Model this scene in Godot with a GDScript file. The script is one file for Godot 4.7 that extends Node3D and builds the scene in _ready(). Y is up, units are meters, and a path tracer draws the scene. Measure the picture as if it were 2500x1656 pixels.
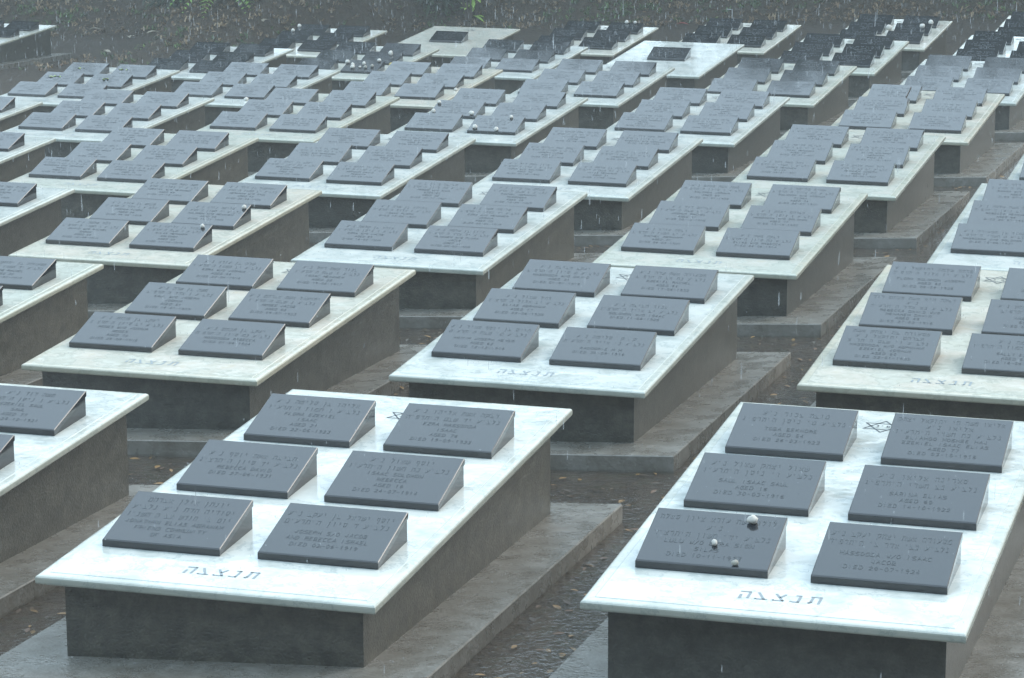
extends Node3D
# A walled-off hillside of marble tombs in heavy rain, seen with a long lens from higher up the slope.
# Lengths called u, v, h are in slab widths (one slab width = S metres): u to the right along the rows, v away along the columns, h up.

const S := 1.2
const PSI := -0.2767
const CAM := Vector3(1.3147, 2.65595, 8.06842)
const PITCH := 0.24334
const ROLL := -0.00329
const FOV := 12.784
const ROW_STEP := Vector3(1.6039, 0.10634, -0.17783)     # u, h, v from one tomb to the next along a row
const COL_STEP := Vector3(-0.01356, -0.23555, 3.13348)   # u, h, v from one row to the next
const GU := 0.057995                                     # slope of the ground along u and v
const GV := -0.074922
const G0 := -0.27127                                     # top of the concrete pads at u = v = 0
const PAD := 0.064
const DEPTH := 2.05
const PL_U := [0.08, 0.553]
const PL_V := [0.288, 0.86, 1.437]
const PL_W := 0.36
const PL_D := 0.275
const PL_F := 0.022
const PL_B := 0.088
const TAB := 0.0195

var ex := Vector3(cos(PSI), 0, -sin(PSI))
var ez := Vector3(-sin(PSI), 0, -cos(PSI))
var M := {}
var shared := {}
var rng := RandomNumberGenerator.new()
var taken := {}


# ---------------------------------------------------------------- helpers
class Shape:
	var p := PackedVector3Array()
	var c := PackedColorArray()
	var col := Color.WHITE
	func tri(a: Vector3, b: Vector3, d: Vector3) -> void:      # counter-clockwise seen from outside
		p.append(a); p.append(d); p.append(b)
		c.append(col); c.append(col); c.append(col)
	func quad(a: Vector3, b: Vector3, d: Vector3, e: Vector3) -> void:
		tri(a, b, d); tri(a, d, e)
	func mesh(smooth := false) -> ArrayMesh:
		var st := SurfaceTool.new()
		st.begin(Mesh.PRIMITIVE_TRIANGLES)
		st.set_smooth_group(0 if smooth else -1)
		for i in p.size():
			st.set_color(c[i])
			st.add_vertex(p[i])
		if smooth:
			st.index()
		st.generate_normals()
		return st.commit()


func numbered(called: String) -> String:
	if not taken.has(called):
		taken[called] = 0
		return called
	taken[called] += 1
	return "%s_%03d" % [called, taken[called]]


func put(called: String, mesh: Mesh, mat: Material, parent: Node, at := Vector3.ZERO) -> MeshInstance3D:
	var o := MeshInstance3D.new()
	o.name = numbered(called) if parent == self else called
	o.mesh = mesh
	o.material_override = mat
	o.position = at
	parent.add_child(o, true)
	return o


func thing(called: String, label: String, category: String, at: Vector3, turn := 0.0, group := "") -> Node3D:
	var o := Node3D.new()
	o.name = numbered(called)
	add_child(o, true)
	o.position = at
	o.rotation.y = turn
	tag(o, label, category, group)
	return o


func tag(o: Node, label: String, category := "", group := "", kind := "") -> void:
	if label: o.set_meta("label", label)
	if category: o.set_meta("category", category)
	if group: o.set_meta("group", group)
	if kind: o.set_meta("kind", kind)


func many(called: String, mesh: Mesh, mat: Material, spots: Array, tints: Array, parent: Node = self) -> MultiMeshInstance3D:
	var mm := MultiMesh.new()
	mm.transform_format = MultiMesh.TRANSFORM_3D
	mm.use_colors = tints.size() > 0
	mm.mesh = mesh
	mm.instance_count = spots.size()
	for i in spots.size():
		mm.set_instance_transform(i, spots[i])
		if tints.size() > 0:
			mm.set_instance_color(i, tints[i])
	var o := MultiMeshInstance3D.new()
	o.name = numbered(called) if parent == self else called
	o.multimesh = mm
	o.material_override = mat
	parent.add_child(o, true)
	o.set_meta("kind", "stuff")
	return o


func world(u: float, v: float, h: float) -> Vector3:
	return (ex * u + ez * v + Vector3(0, h, 0)) * S


func pad_top(u: float, v: float) -> float:
	return G0 + GU * u + GV * v


func smooth01(x: float) -> float:
	x = clampf(x, 0.0, 1.0)
	return x * x * (3.0 - 2.0 * x)


var hills := FastNoiseLite.new()


func bank(u: float, v: float) -> float:            # how far the earth bank behind the last row stands above the slope
	var foot: float = 30.75 + 0.1 * sin(u * 0.9)
	if u < -9.0:
		foot = lerpf(30.75, 27.4, smooth01((-9.0 - u) / 1.5))
	if u < -11.3:
		foot = lerpf(27.4, 31.5, smooth01((-11.3 - u) / 1.2))
	var d := maxf(0.0, v - foot)
	var rise := 0.34 * d * smooth01(d / 1.5) if d < 14.0 else 0.34 * 14.0 + (d - 14.0) * 0.12
	var lump := hills.get_noise_2d(u * 9.0, v * 9.0) * 0.07 * smooth01(d / 0.8)
	return rise + lump


func ground(u: float, v: float) -> float:
	return pad_top(u, v) - PAD + bank(u, v) + hills.get_noise_2d(u * 14.0 + 50.0, v * 14.0) * 0.012


func noise(freq: float, kind: int, octaves: int, seed_: int, warp := 0.0) -> FastNoiseLite:
	var n := FastNoiseLite.new()
	n.noise_type = kind
	n.frequency = freq
	n.fractal_octaves = octaves
	n.seed = seed_
	n.fractal_gain = 0.62
	if warp > 0.0:
		n.domain_warp_enabled = true
		n.domain_warp_amplitude = warp
		n.domain_warp_frequency = freq * 0.7
	return n


func tex(n: FastNoiseLite, size: int, stops: Array, normal := 0.0) -> NoiseTexture2D:
	var t := NoiseTexture2D.new()
	t.width = size
	t.height = size
	t.seamless = true
	t.noise = n
	if normal > 0.0:
		t.as_normal_map = true
		t.bump_strength = normal
	else:
		var g := Gradient.new()
		var offs := PackedFloat32Array()
		var cols := PackedColorArray()
		for s in stops:
			offs.append(s[0]); cols.append(s[1])
		g.offsets = offs
		g.colors = cols
		t.color_ramp = g
	return t


func grey(x: float) -> Color:
	return Color(x, x, x)


func lin(r: float, g: float, b: float) -> Color:
	return Color(r, g, b).linear_to_srgb()


func surface(called: String, color: Color, rough: float) -> StandardMaterial3D:
	var m := StandardMaterial3D.new()
	m.resource_name = called
	m.albedo_color = color
	m.roughness = rough
	return m


func triplanar(m: StandardMaterial3D, scale: Vector3, off := Vector3.ZERO) -> void:
	m.uv1_triplanar = true
	m.uv1_world_triplanar = true
	m.uv1_scale = scale
	m.uv1_offset = off


func materials() -> void:
	var SX := FastNoiseLite.TYPE_SIMPLEX_SMOOTH
	var vein_a := tex(noise(0.006, SX, 6, 11, 60.0), 1024, [[0.0, Color(0.69, 0.73, 0.725)], [0.3, Color(0.81, 0.835, 0.825)], [0.46, Color(0.87, 0.89, 0.88)], [0.5, Color(0.74, 0.78, 0.78)], [0.54, Color(0.87, 0.89, 0.88)], [1.0, Color(0.9, 0.91, 0.89)]])
	var vein_b := tex(noise(0.005, SX, 6, 23, 70.0), 1024, [[0.0, Color(0.8, 0.82, 0.8)], [0.35, Color(0.855, 0.875, 0.85)], [0.45, Color(0.77, 0.79, 0.765)], [0.52, Color(0.885, 0.895, 0.875)], [0.62, Color(0.84, 0.845, 0.815)], [0.75, Color(0.885, 0.885, 0.865)], [1.0, Color(0.86, 0.845, 0.79)]])
	var film := tex(noise(0.012, SX, 5, 5, 30.0), 1024, [[0.0, grey(0.03)], [0.45, grey(0.06)], [0.6, grey(0.15)], [1.0, grey(0.26)]])
	var ripple := tex(noise(0.02, SX, 3, 8), 512, [], 1.6)
	for k in 4:
		var m := surface("marble", Color(0.925, 0.935, 0.935), 1.0)
		m.albedo_texture = vein_a if k % 2 == 0 else vein_b
		m.roughness_texture = film
		m.vertex_color_use_as_albedo = true
		m.clearcoat_enabled = true
		m.metallic_specular = 0.4
		m.clearcoat = 0.1
		m.clearcoat_roughness = 0.04
		m.normal_enabled = true
		m.normal_texture = ripple
		m.normal_scale = 0.22
		triplanar(m, Vector3(0.55, 0.55, 0.55), Vector3(0.13 * k, 0.31 * k, 0.57 * k))
		M["marble%d" % k] = m
	M.marble1.albedo_color = Color(0.93, 0.92, 0.9)
	M.marble3.albedo_color = Color(0.91, 0.92, 0.91)
	# granite: near black, polished, wet
	var g := surface("granite", lin(0.016, 0.02, 0.026), 0.08)
	g.metallic_specular = 0.51
	g.clearcoat_enabled = true
	g.clearcoat = 0.5
	g.clearcoat_roughness = 0.06
	g.roughness = 1.0
	g.roughness_texture = tex(noise(0.014, SX, 5, 19, 30.0), 512, [[0.0, grey(0.05)], [0.5, grey(0.09)], [0.62, grey(0.16)], [1.0, grey(0.24)]])
	triplanar(g, Vector3(0.9, 0.9, 0.9))
	M.granite0 = g
	for k in [1, 2]:
		var v: StandardMaterial3D = g.duplicate()
		v.albedo_color = [lin(0.022, 0.026, 0.032), lin(0.012, 0.016, 0.021)][k - 1]
		v.metallic_specular = [0.48, 0.54][k - 1]
		v.uv1_offset = Vector3(0.3, 0.7, 0.2) * k
		M["granite%d" % k] = v
	M.granite_side = surface("granite_side", lin(0.028, 0.032, 0.038), 0.12)
	M.granite_side.metallic_specular = 0.5
	M.letter = surface("carved_letter", lin(0.085, 0.105, 0.12), 0.75)
	M.slab_letter = surface("slab_letter", lin(0.25, 0.3, 0.33), 0.5)
	M.star = surface("star_paint", lin(0.06, 0.075, 0.09), 0.5)
	# rendered concrete of the plinths
	var cnn := noise(0.01, SX, 7, 31, 25.0)
	cnn.fractal_gain = 0.86
	var cn := tex(cnn, 1024, [[0.0, Color(0.24, 0.25, 0.24)], [0.4, Color(0.35, 0.355, 0.34)], [0.6, Color(0.42, 0.42, 0.4)], [1.0, Color(0.54, 0.535, 0.51)]])
	var grain := tex(noise(0.35, FastNoiseLite.TYPE_VALUE, 3, 77), 512, [], 5.0)
	var streak := tex(noise(0.02, SX, 4, 41), 512, [[0.0, Color(0.6, 0.61, 0.6)], [0.38, Color(0.86, 0.87, 0.86)], [0.55, Color(0.98, 0.98, 0.98)], [1.0, Color(1, 1, 1)]])
	for k in 3:
		var m := surface("plinth_concrete", [Color(0.715, 0.71, 0.68), Color(0.755, 0.735, 0.69), Color(0.67, 0.675, 0.66)][k], 0.42)
		m.clearcoat_enabled = true
		m.clearcoat = 1.0
		m.clearcoat_roughness = 0.38
		m.albedo_texture = cn
		m.normal_enabled = true
		m.normal_texture = grain
		m.normal_scale = 0.6
		m.detail_enabled = true
		m.detail_blend_mode = BaseMaterial3D.BLEND_MODE_MUL
		m.detail_albedo = streak
		triplanar(m, Vector3(0.9, 0.9, 0.9), Vector3(0.21 * k, 0.4 * k, 0.17 * k))
		m.uv2_triplanar = true
		m.uv2_world_triplanar = true
		m.uv2_scale = Vector3(2.4, 0.35, 2.4)
		M["plinth%d" % k] = m
	# concrete of the pads: wet, in places a film of water
	var pnn := noise(0.008, SX, 7, 61, 40.0)
	pnn.fractal_gain = 0.72
	var pn := tex(pnn, 1024, [[0.0, Color(0.34, 0.325, 0.295)], [0.4, Color(0.42, 0.41, 0.385)], [0.65, Color(0.46, 0.455, 0.435)], [1.0, Color(0.55, 0.54, 0.52)]])
	var pr := tex(noise(0.007, SX, 4, 62, 30.0), 1024, [[0.0, grey(0.12)], [0.45, grey(0.22)], [0.6, grey(0.4)], [1.0, grey(0.55)]])
	var p := surface("pad_concrete", Color.WHITE, 1.0)
	p.albedo_texture = pn
	p.roughness_texture = pr
	p.normal_enabled = true
	p.normal_texture = grain
	p.normal_scale = 0.18
	triplanar(p, Vector3(0.6, 0.6, 0.6))
	M.pad = p
	# soil of the channels and the bank
	var sn := tex(noise(0.012, SX, 7, 91, 50.0), 1024, [[0.0, Color(0.1, 0.08, 0.06)], [0.4, Color(0.18, 0.14, 0.1)], [0.6, Color(0.24, 0.19, 0.135)], [0.75, Color(0.18, 0.18, 0.12)], [1.0, Color(0.3, 0.24, 0.175)]])
	var soil := surface("soil", Color.WHITE, 0.8)
	soil.albedo_texture = sn
	soil.normal_enabled = true
	soil.normal_texture = tex(noise(0.05, SX, 5, 92), 512, [], 8.0)
	triplanar(soil, Vector3(0.45, 0.45, 0.45))
	M.soil = soil
	var water := surface("rain_water", Color(0.3, 0.27, 0.22, 0.12), 0.06)
	water.transparency = BaseMaterial3D.TRANSPARENCY_ALPHA
	water.normal_enabled = true
	water.normal_texture = tex(noise(0.03, SX, 3, 93, 20.0), 512, [], 9.0)
	water.normal_scale = 0.16
	triplanar(water, Vector3(1.1, 1.1, 1.1))
	M.water = water
	var leafy := surface("leaf", Color.WHITE, 0.45)
	leafy.vertex_color_use_as_albedo = true
	leafy.cull_mode = BaseMaterial3D.CULL_DISABLED
	M.leafy = leafy
	M.pebble = surface("pebble", lin(0.56, 0.55, 0.51), 0.6)
	M.pebble_grey = surface("pebble_grey", lin(0.3, 0.3, 0.27), 0.6)
	M.pebble_yellow = surface("pebble_yellow", lin(0.5, 0.4, 0.13), 0.6)
	M.bark = surface("bark", lin(0.07, 0.055, 0.045), 0.9)
	M.wire = surface("galvanised_wire", lin(0.35, 0.36, 0.37), 0.5)
	var rain := surface("rain", Color(0.93, 0.96, 0.98, 0.2), 0.5)
	rain.transparency = BaseMaterial3D.TRANSPARENCY_ALPHA
	M.rain = rain


# ---------------------------------------------------------------- meshes
func slab_mesh(depth: float) -> ArrayMesh:
	# centre of the top at the origin; a moulded edge: flat field, shallow step, rounded nose
	var key := "slab%.3f" % depth
	if shared.has(key): return shared[key]
	var prof := [[-0.034, 0.0], [-0.0325, -0.0016], [-0.031, -0.002], [-0.014, -0.002], [-0.008, -0.0026], [-0.0035, -0.0048], [-0.0008, -0.0085], [0.0, -0.0125], [0.0, -0.022], [-0.0012, -0.0262], [-0.004, -0.0288], [-0.01, -0.03]]
	var s := Shape.new()
	var hw := 0.5 * S
	var hd := depth * 0.5 * S
	var ring := func(q: Array) -> Array:
		var o: float = q[0] * S
		var y: float = q[1] * S
		return [Vector3(-hw - o, y, hd + o), Vector3(hw + o, y, hd + o), Vector3(hw + o, y, -hd - o), Vector3(-hw - o, y, -hd - o)]
	var last: Array = (ring as Callable).call(prof[0])
	# the field is cut into a grid so that it can lie a hair uneven
	s.quad(last[0], last[1], last[2], last[3])
	for k in range(1, prof.size()):
		var now: Array = (ring as Callable).call(prof[k])
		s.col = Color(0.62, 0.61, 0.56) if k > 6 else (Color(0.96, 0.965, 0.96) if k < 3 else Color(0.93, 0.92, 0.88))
		for e in 4:
			var f := (e + 1) % 4
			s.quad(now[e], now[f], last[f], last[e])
		last = now
	s.quad(last[3], last[2], last[1], last[0])
	shared[key] = s.mesh()
	return shared[key]


func sloped_box(u0: float, u1: float, v0: float, v1: float, top: float, bottom: float, slope_top: bool, bevel := 0.0) -> ArrayMesh:
	# a block round (0, 0); its bottom (and top, if so told) follows the slope of the ground
	var s := Shape.new()
	var at := func(u: float, v: float, h: float, sl: bool) -> Vector3:
		return Vector3(u, h + (GU * u + GV * v if sl else 0.0), -v) * S
	var c := [[u0, v0], [u1, v0], [u1, v1], [u0, v1]]
	var t := []
	var b := []
	var w := []
	for k in 4:
		var q: Array = c[k]
		t.append((at as Callable).call(q[0] - signf(q[0] - (u0 + u1) * 0.5) * bevel, q[1] - signf(q[1] - (v0 + v1) * 0.5) * bevel, top, slope_top))
		w.append((at as Callable).call(q[0], q[1], top - bevel, slope_top))
		b.append((at as Callable).call(q[0], q[1], bottom, true))
	s.quad(t[0], t[1], t[2], t[3])
	for e in 4:
		var f := (e + 1) % 4
		if bevel > 0.0:
			s.quad(w[e], w[f], t[f], t[e])
		s.quad(b[e], b[f], w[f], w[e])
	return s.mesh()


func pl_h(v: float) -> float:
	return PL_F + (PL_B - PL_F) * v / PL_D


func tablet_mesh() -> ArrayMesh:
	if shared.has("tablet"): return shared.tablet
	var s := Shape.new()
	var c := 0.0042
	var u0 := -PL_W * 0.5
	var u1 := PL_W * 0.5
	var at := func(u: float, v: float, dh: float) -> Vector3: return Vector3(u, pl_h(v) + dh, -v) * S
	var A := at as Callable
	var sd := c * 0.45
	var top := [A.call(u0 + sd, c, 0.0), A.call(u1 - sd, c, 0.0), A.call(u1 - sd, PL_D - c, 0.0), A.call(u0 + sd, PL_D - c, 0.0)]
	var rim := [A.call(u0, 0.0, -c * 0.55), A.call(u1, 0.0, -c * 0.55), A.call(u1, PL_D, -c * 0.5), A.call(u0, PL_D, -c * 0.5)]
	var low := [A.call(u0, 0.0, -PL_F + 0.0008), A.call(u1, 0.0, -PL_F + 0.0008), A.call(u1, PL_D, -TAB), A.call(u0, PL_D, -TAB)]
	s.quad(top[0], top[1], top[2], top[3])
	for e in 4:
		var f := (e + 1) % 4
		s.quad(rim[e], rim[f], top[f], top[e])
		s.quad(low[e], low[f], rim[f], rim[e])
	s.quad(low[3], low[2], low[1], low[0])
	shared.tablet = s.mesh()
	return shared.tablet


func wedge_mesh() -> ArrayMesh:
	if shared.has("wedge"): return shared.wedge
	var s := Shape.new()
	var u0 := -PL_W * 0.5 + 0.003
	var u1 := PL_W * 0.5 - 0.003
	var v0 := 0.012
	var v1 := PL_D - 0.003
	var at := func(u: float, v: float, h: float) -> Vector3: return Vector3(u, h, -v) * S
	var A := at as Callable
	var t := [A.call(u0, v0, pl_h(v0) - TAB - 0.001), A.call(u1, v0, pl_h(v0) - TAB - 0.001), A.call(u1, v1, pl_h(v1) - TAB - 0.0005), A.call(u0, v1, pl_h(v1) - TAB - 0.0005)]
	var b := [A.call(u0, v0, -0.002), A.call(u1, v0, -0.002), A.call(u1, v1, -0.002), A.call(u0, v1, -0.002)]
	s.quad(t[0], t[1], t[2], t[3])
	for e in 4:
		var f := (e + 1) % 4
		s.quad(b[e], b[f], t[f], t[e])
	shared.wedge = s.mesh()
	return shared.wedge


# ---------------------------------------------------------------- lettering: every stroke is a strip of its own
# points on a grid: x 0..8, y as a digit, 3 = base line, 9 = top line; strokes split by spaces
const GLYPH := {
	"א": "0983 7967 1334 46", "ב": "0963 0383", "ג": "2949 4945 4423 4463", "ד": "0989 6963", "ה": "0979 7973 1613", "ו": "2949 4943", "ז": "1959 3933",
	"ח": "0979 1913 7973", "ט": "1913 1373 7379 7949", "י": "2949 4946", "כ": "1969 6963 6313", "ך": "0969 6961", "ל": "1b19 1969 6956 5633", "מ": "1903 1749 4979 7973 7343",
	"ם": "0979 7973 7313 1319", "נ": "2959 5953 5313", "ן": "2949 4940", "ס": "0979 7964 6443 4324 2419", "ע": "1944 7955 5503", "פ": "3616 1619 1969 6963 6313", "ף": "3616 1619 1969 6961",
	"צ": "0973 7303 7946", "ץ": "0944 7946 4440", "ק": "0979 7976 7644 1711", "ר": "0969 6963", "ש": "0913 1353 5385 8589 4946", "ת": "0979 7973 1914 1403", "'": "2928",
	"A": "0349 4983 1565", "B": "0309 0959 5966 6606 0673 0373", "C": "7929 2907 0705 0523 2373", "D": "0309 0959 5977 7775 7553 5303", "E": "0309 0969 0656 0363", "F": "0309 0969 0656",
	"G": "7929 2907 0705 0523 2373 7376 7646", "H": "0309 7379 0676", "I": "2329", "J": "5953 5324 2405", "K": "0309 0569 2673", "L": "0309 0363", "M": "0309 0945 4589 8983", "N": "0309 0973 7379",
	"O": "2959 5977 7775 7553 5323 2305 0507 0729", "P": "0309 0959 5977 7766 6606", "Q": "2959 5977 5323 0507", "R": "0309 0959 5977 7766 6606 3673", "S": "7929 2907 0756 5675 7553 5303",
	"T": "0979 4943", "U": "0904 0423 2353 5374 7479", "V": "0943 4389", "W": "0923 2346 4663 6389", "X": "0973 0379", "Y": "0946 4689 4643", "Z": "0979 7903 0373", "/": "0279", "-": "1656",
	"0": "2949 4967 6765 6543 4323 2305 0507 0729", "1": "1739 3933", "2": "0849 4967 6703 0363", "3": "0969 6946 4665 6543 4303", "4": "4943 4905 0565", "5": "6919 1906 0646 4665 6543 4303",
	"6": "5907 0705 0523 2343 4365 6546 4606", "7": "0969 6923", "8": "2949 4966 6606 0629 0543 4365", "9": "2343 4367 6749 4929 2907 0766",
}
const DIGITS := "0123456789abcdef"


func strip(s: Shape, a: Vector2, b: Vector2, wide: float, place: Callable) -> void:
	var d := (b - a).normalized()
	var n := Vector2(-d.y, d.x) * wide * 0.5
	a -= d * wide * 0.3
	b += d * wide * 0.3
	s.quad(place.call(a - n), place.call(b - n), place.call(b + n), place.call(a + n))


func write_line(s: Shape, text: String, mid: float, base: float, size: float, pitch: float, wide: float, place: Callable) -> void:
	var hebrew := text.unicode_at(0) >= 0x590
	var n := text.length()
	var x0 := mid - pitch * n * 0.5
	for k in n:
		var ch := text[n - 1 - k] if hebrew else text[k]
		if not GLYPH.has(ch):
			continue
		var x := x0 + k * pitch
		for st: String in GLYPH[ch].split(" "):
			if st.length() < 4: continue
			var q := []
			for j in 4:
				q.append(float(DIGITS.find(st[j])))
			var a := Vector2(x + q[0] / 8.0 * pitch * 0.74, base + (q[1] - 3.0) / 6.0 * size)
			var b := Vector2(x + q[2] / 8.0 * pitch * 0.74, base + (q[3] - 3.0) / 6.0 * size)
			strip(s, a, b, wide, place)


const HEB_NAMES := ["יצחק", "אליהו", "שאול", "אברהם", "יחזקאל", "משה", "יעקב", "יוסף", "דוד", "שלמה", "רחל", "שרה", "מסעודה", "טובה", "חביבה", "מנחם", "בכור", "סלימה", "עזרא", "ציון", "רבקה", "פרחה"]
const HEB_MONTHS := ["תשרי", "חשון", "כסלו", "טבת", "שבט", "אדר", "ניסן", "אייר", "סיון", "תמוז", "אב", "אלול"]
const LAT_NAMES := ["ISAAC", "ELIAS", "SAUL", "JACOB", "ABRAHAM", "MOSES", "EZRA", "DAVID", "JOSHUA", "JOSEPH", "SOLOMON", "RACHEL", "SARAH", "REBECCA", "MASSOODA", "EZEKIEL", "MENAHEM", "FLORA", "SILAS"]


func pick(a: Array) -> String:
	return a[rng.randi() % a.size()]


func some_lines() -> Array:
	var a := []
	var kin: String = " בן " if rng.randf() < 0.5 else " אשת "
	a.append(pick(HEB_NAMES) + (kin + pick(HEB_NAMES) if rng.randf() < 0.7 else " " + pick(HEB_NAMES)) + " נ'ע")
	a.append("נלב'ע " + pick(["ט", "יב", "כח", "ו", "יד", "ג"]) + " " + pick(HEB_MONTHS) + " ה'תר" + pick(["ע'ו", "פ'ב", "פ'ה", "צ'ג"]))
	a.append(pick(LAT_NAMES) + " " + (pick(LAT_NAMES) if rng.randf() < 0.6 else "W/O " + pick(LAT_NAMES)))
	if rng.randf() < 0.35:
		a.append(pick(LAT_NAMES))
	if rng.randf() < 0.8:
		a.append("AGED %d" % (16 + rng.randi() % 66))
	a.append("DIED %02d-%02d-19%02d" % [1 + rng.randi() % 28, 1 + rng.randi() % 12, 14 + rng.randi() % 22])
	return a


const READ := {      # what can be made out on the nearest tombs; plaques front to back, each row from its left
	"1,0": [
		["לולו אשת עזרא ציון סאלח", "נ'ע", "נלב'ע יד' חשון ה'תרצ'ד", "LULU W/O EZRA SION", "SILAS", "DIED 10-11-1933"],
		["מסעודה אשת יצחק יעקב נ'ע", "נלב'ע כב' אדר ב' ה'תרפ'ד", "", "MASSOODA W/O ISAAC", "JACOB", "DIED 28-07-1924"],
		["שאול יצחק שאול נ'ע", "נלב'ע ו' ניסן ה'תרע'ו", "", "SAUL ISAAC SAUL", "AGED 16", "DIED 30-03-1916"],
		["סארינה אליאו נ'ע", "נלב'ע כב תשרי ה'תרפ'ג", "", "SARINA ELIAS", "AGED 60", "DIED 14-10-1922"],
		["טובה בכור נ'ע", "נלב'ע ט' ניסן ה'תרפ'ג", "", "TOBA BEKHORE", "AGED 54", "DIED 26-03-1923"],
		["אליאו משה חי יחזקאל יצחק", "אליאו נ'ע", "נלב'ע כח תשרי ה'תרע'ו", "ELIAHOO MOSHEE HAJ", "EZEKIEL ISAAC ELIAS", "AGED 77", "DIED 03-10-1915"]],
	"1,1": [
		["מסעודה בת יצחק אשת", "אברהם יחזקאל נ'ע", "נלב'ע ו' שבט ה'תר צ", "MASSOODA W/O ABRAHAM", "EZEKIEL JOSHUA", "AGED 60", "DIED 22-01-1930"],
		["סלימה נ'ע", "נלב'ע ב' תמוז ה'תרפ'ו", "", "SALLY EZRA", "AGED 54", "DIED 16-06-1926"],
		["רבקה היא אשת מנחם דוד", "נ'ע", "נלב'ע כא אדר ה'תרע'ה", "REBECCA DAVID W/O", "MENAHEM DAVID", "AGED 55", "DIED 27-02-1915"],
		["חביבה אשת יצחק נ'ע", "נלב'ע יא ה'תרפ'ב", "", "HABIBA W/O", "SOLOMON", "DIED 09-04-1922"],
		["פרחה שלמה יחזקאל נ'ע", "נלב'ע יז אלול ה'תרפ'ה", "", "FLORA SOLOMON JOSEPH", "AGED 82", "DIED 06-09-1925"],
		["רחל נ'ע", "נלב'ע ה'תרפ'א", "", "RACHEL", "DIED 12-05-1921"]],
	"0,0": [
		["יונתן אילן אברהם", "יסודיה הדת נ'ע נלב'ע", "יום ב' חודש אב ה'תשנ'ו", "JONATHAN ELIAS ABRAHAM", "FRIEND COMMUNITY", "OF ASIA"],
		["יוסף ישראל בן יעקב נ'ע", "נלב'ע ד סיון ה'תרע'ט", "", "JOSEPH S/O JACOB", "AND REBECCA ISRAEL", "DIED 02-06-1919"]],
	"0,1": [
		["חיים בן יוסף מאיר נ'ע", "נלב'ע ט' טבת ה'תרע'ט", "", "HAYIM JOSEPH MEYER", "AGED 62", "DIED 12-12-1918"],
		["ק. ק. סלימה נ'ע", "נלב'ע כ' אייר ה'תרע'ח", "", "KADOORIE M M", "DIED 30-09-1918"]],
}


func inscription(lines: Array) -> ArrayMesh:
	var s := Shape.new()
	var run := 0.0
	var need := 0.0
	for t: String in lines:
		need += 0.016 if t == "" else (0.0415 if t.unicode_at(0) >= 0x590 else 0.033)
	var squeeze := minf(1.0, 0.232 / need)
	var v := PL_D * 0.5 + need * squeeze * 0.5 + 0.004
	var lift := 0.0006
	for t: String in lines:
		var hebrew := t != "" and t.unicode_at(0) >= 0x590
		var step := (0.016 if t == "" else (0.0415 if hebrew else 0.033)) * squeeze
		v -= step
		if t == "": continue
		var size := (0.0195 if hebrew else 0.0165) * lerpf(0.75, 1.0, (squeeze - 0.6) / 0.4)
		var pitch := minf(0.016 if hebrew else 0.0138, 0.325 / t.length())
		var place := func(q: Vector2) -> Vector3: return Vector3(q.x, pl_h(q.y) + lift, -q.y) * S
		write_line(s, t, 0.0, v + step * 0.2, size, pitch, 0.0023, place)
	return s.mesh()


func slab_words() -> ArrayMesh:
	if shared.has("words"): return shared.words
	var s := Shape.new()
	var place := func(q: Vector2) -> Vector3: return Vector3(q.x, 0.0007, -q.y) * S
	for k in 5:
		var x := -0.105 + k * 0.0465
		write_line(s, ["ה", "ב", "צ", "נ", "ת"][k], x + 0.016, 0.0, 0.05, 0.038, 0.0075, place)
		if k < 4:
			var d := x + 0.0385
			s.quad(place.call(Vector2(d, -0.001)), place.call(Vector2(d + 0.006, -0.001)), place.call(Vector2(d + 0.006, 0.006)), place.call(Vector2(d, 0.006)))
	shared.words = s.mesh()
	return shared.words


func star_mesh() -> ArrayMesh:
	if shared.has("star"): return shared.star
	var s := Shape.new()
	var place := func(q: Vector2) -> Vector3: return Vector3(q.x, 0.0007, -q.y) * S
	for k in 2:
		for j in 3:
			var a := (j * 120.0 + 90.0 + 60.0 * k) * PI / 180.0
			var b := a + TAU / 3.0
			strip(s, Vector2(cos(a), sin(a)) * 0.066, Vector2(cos(b), sin(b)) * 0.066, 0.0052, place)
	write_line(s, "פ'נ", 0.002, -0.008, 0.019, 0.017, 0.0035, place)
	shared.star = s.mesh()
	return shared.star


# ---------------------------------------------------------------- tombs
func origin(i: float, j: float, nudge := Vector3.ZERO) -> Vector3:     # u, h, v of the near left corner of a slab top
	return ROW_STEP * i + COL_STEP * j + nudge


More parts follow.
